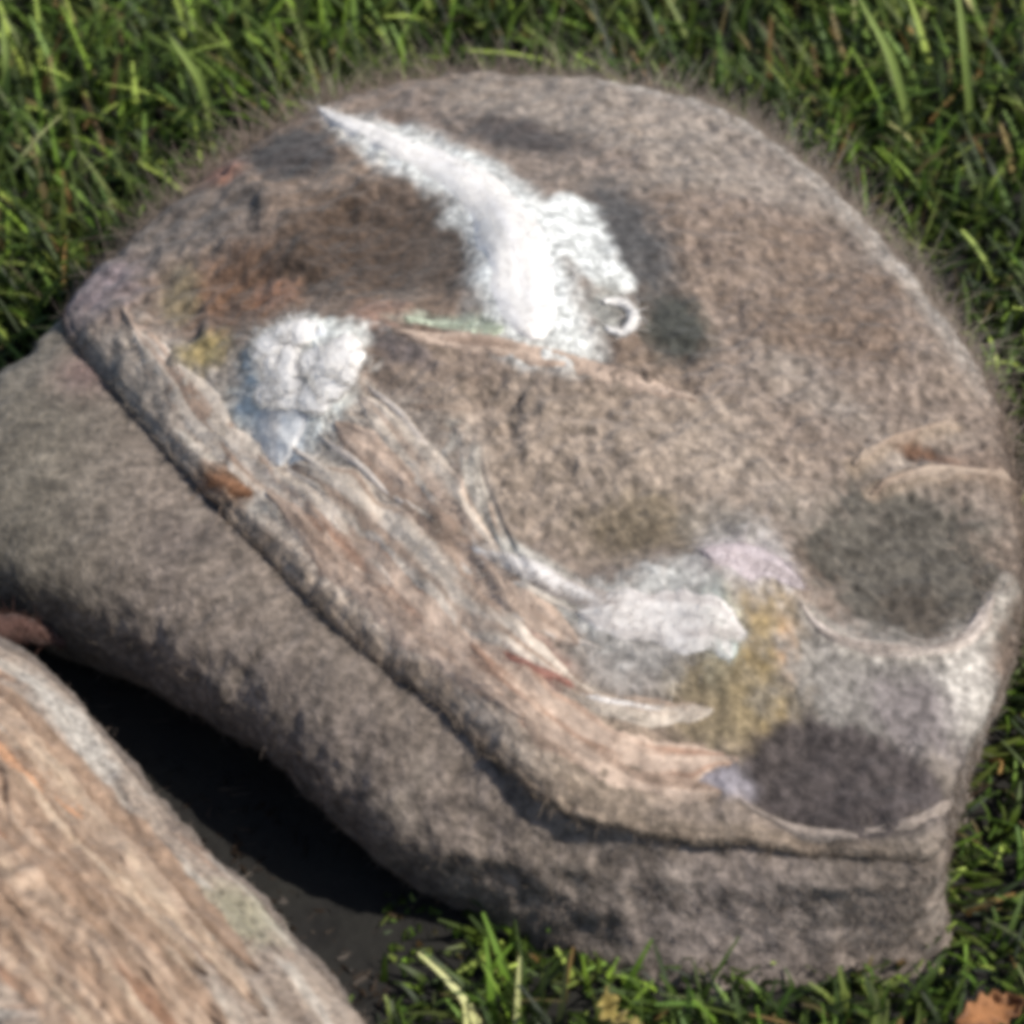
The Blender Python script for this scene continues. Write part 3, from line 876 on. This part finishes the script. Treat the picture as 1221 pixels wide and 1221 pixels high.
# ------------------------------------------------------------------ grass
def grass_field():
    rng = np.random.default_rng(21)
    def scatter(n, half, cx=0., cy=0.):
        return np.stack([rng.uniform(-half, half, n) + cx, rng.uniform(-half, half, n) + cy], 1)
    near = scatter(68000, .75, 0, .05)
    far = scatter(70000, 2.2, 0, .3)
    far = far[(np.abs(far[:, 0]) > .73) | (np.abs(far[:, 1] - .05) > .73)]
    P = np.concatenate([near, far])
    inside = (main.body.frac(P[:, 0], P[:, 1]) < .93) | (two.body.frac(P[:, 0], P[:, 1]) < .95)
    m_, t_ = main.body.frac(P[:, 0], P[:, 1]), two.body.frac(P[:, 0], P[:, 1])
    dark_gap = (m_ < 1.36) & (t_ < 1.6) & (P[:, 0] < -.06)      # gap between the bags, thinned and darkened to stand for its shadow
    inside |= dark_gap & (rng.random(len(P)) < .2)
    P, dark_gap = P[~inside], dark_gap[~inside]; n = len(P)
    clump = fbm(NA, P[:, 0] * 16 + 30, P[:, 1] * 16 + 30)
    close = np.minimum(main.body.frac(P[:, 0], P[:, 1]), two.body.frac(P[:, 0], P[:, 1]))
    gap = (main.body.frac(P[:, 0], P[:, 1]) < 1.4) & (two.body.frac(P[:, 0], P[:, 1]) < 1.6) & (P[:, 0] < -.02)
    ln = rng.uniform(.032, .085, n) * (1 + .45 * clump) * np.where(close < 1.12, .65, 1) * np.where(gap, .4, 1) * np.where(P[:, 1] < -.17, .5, .66)
    wd = rng.uniform(.0020, .0058, n)
    an = rng.uniform(0, 2 * math.pi, n)
    lean = rng.uniform(.05, .55, n)
    d = np.stack([np.cos(an) * lean, np.sin(an) * lean, np.ones(n)], 1)
    # blades beside a bag lean away from it
    for b in (main, two):
        f = b.body.frac(P[:, 0], P[:, 1]); m = np.clip(1.25 - f, 0, .25) * 4
        q = P - b.c; q /= np.linalg.norm(q, axis=1, keepdims=True)
        d[:, :2] += q * (m * .9)[:, None]
    d /= np.linalg.norm(d, axis=1, keepdims=True)
    cu = np.stack([np.cos(an), np.sin(an), -np.ones(n) * .6], 1) * rng.uniform(.1, .6, n)[:, None]
    base = np.stack([P[:, 0], P[:, 1], np.full(n, -.002)], 1)
    g = np.array([lin(70, 92, 28), lin(88, 108, 36), lin(54, 74, 26), lin(120, 134, 62), lin(76, 96, 38)])
    c = g[rng.integers(0, len(g), n)]
    dry = rng.random(n) < .06
    c[dry] = np.array([lin(164, 146, 96), lin(132, 104, 62)])[rng.integers(0, 2, dry.sum())]
    c = c * np.where(rng.random(n) < .16, 2.1, rng.uniform(.12, .95, n))[:, None] * (1 + .25 * clump)[:, None]
    d[dark_gap, 2] *= .25; ln = np.where(dark_gap, ln * 1.4, ln); cu[dark_gap] *= .3
    c[dark_gap] = lin(58, 46, 34) * rng.uniform(.3, 1.0, (dark_gap.sum(), 1))  # flattened blades coloured dark, the gap's shadow put into their tint
    V, F, C = ribbons(base, d, cu, ln, wd, np.clip(c, 0.005, .6), 4)
    o = new_mesh('grass', V, F, GRASS, None, C)
    o['kind'] = 'stuff'; o['label'] = 'green lawn grass around the felted bags'; o['category'] = 'grass'
    return o


grass_field()


def long_blade(pts, w, c, label):
    """a single taller blade standing out of the lawn, slightly keeled"""
    P = np.array(pts, float); n = 14
    t = np.linspace(0, 1, len(P)); tt = np.linspace(0, 1, n)
    Q = np.stack([np.interp(tt, t, P[:, k]) for k in range(3)], 1)
    for _ in range(3): Q[1:-1] = (Q[:-2] + 2 * Q[1:-1] + Q[2:]) / 4
    T = np.gradient(Q, axis=0); T /= np.linalg.norm(T, axis=1, keepdims=True)
    side = np.cross(T, [0.1, -.7, .7]); side /= np.linalg.norm(side, axis=1, keepdims=True)
    up = np.cross(side, T)
    prof = (w * np.sin(np.clip(.25 + tt * .75, 0, 1) * math.pi) ** .6 * (1 - .2 * tt))[:, None] / 2
    V = np.stack([Q - side * prof, Q - up * prof * .35, Q + side * prof], 1).reshape(-1, 3)
    F = []
    for i in range(n - 1):
        for j in (0, 1): F.append((i * 3 + j, i * 3 + j + 1, i * 3 + j + 4, i * 3 + j + 3))
    o = new_mesh('grass_blade', V, F, GRASS, None, np.tile(c, (len(V), 1)))
    o['label'] = label; o['category'] = 'grass'; o['group'] = 'long grass blades'
    o.location = Q[0].tolist()
    me = o.data
    co = (V - Q[0]).astype(np.float32); me.vertices.foreach_set('co', co.ravel()); me.update()
    return o


def bl(px0, py0, px1, py1, px2, py2, z=(0, .05, .06)):
    return [at(px0, py0, z[0]), at(px1, py1, z[1]), at(px2, py2, z[2])]


PALE = lin(140, 158, 84)
long_blade(bl(258, 165, 240, 95, 200, 40, (.0, .05, .075)), .0055, PALE, 'long pale grass blade above the left half of the bag, leaning left')
long_blade(bl(1090, 170, 1065, 70, 1020, -10, (.0, .06, .09)), .005, PALE * .95, 'long pale grass blade at the top right, curving to the left')
long_blade(bl(1160, 160, 1150, 60, 1140, -30, (.0, .06, .09)), .0045, PALE * .9, 'upright pale grass blade nearest the top right corner')
long_blade(bl(5, 150, 8, 80, 2, 20, (.0, .05, .07)), .005, PALE * .85, 'upright pale grass blade on the left edge of the picture')


# ------------------------------------------------------------------ fallen leaves, bottom edge
LEAF = wool_material('dry leaf', .35, .25)


def dry_leaf(px, py, length, width, rz, tilt, c, label, seed):
    p = at(px, py, .028)
    n, m = 22, 9
    V = []
    for i in range(n):
        t = i / (n - 1)
        w = width * math.sin(math.pi * min(1, t * .97 + .02)) ** .7 * (1 + .22 * math.sin(t * 31 + seed))
        for j in range(m):
            q = j / (m - 1) * 2 - 1
            V.append((length * (t - .5), w * q / 2, .45 * width * q * q + .008 * math.sin(t * 4 + seed) + .003 * math.sin(23 * t + 5 * q) * abs(q)))
    F = [(i * m + j, i * m + j + 1, (i + 1) * m + j + 1, (i + 1) * m + j) for i in range(n - 1) for j in range(m - 1)]
    V = np.array(V)
    col = np.clip(np.tile(c, (len(V), 1)) * (1 + .5 * fbm(NA, V[:, 0] * 90 + seed, V[:, 1] * 90))[:, None], .01, .6)
    o = new_mesh('dry_leaf', V, F, LEAF, None, col)
    so = o.modifiers.new('thickness', 'SOLIDIFY'); so.thickness = .0005
    o.location = p.tolist(); o.rotation_euler = (R(tilt), R(-8), rz)
    o['label'] = label; o['category'] = 'leaf'; o['group'] = 'dry leaves in the grass'
    return o


dry_leaf(1180, 1208, .036, .016, R(20), 30, lin(160, 112, 74) * .7, 'orange-brown dry leaf in the grass at the lower right corner', 1)
dry_leaf(735, 1212, .030, .012, R(110), 20, lin(176, 158, 92) * .7, 'yellowish dry leaf in the grass below the middle of the bag', 2)
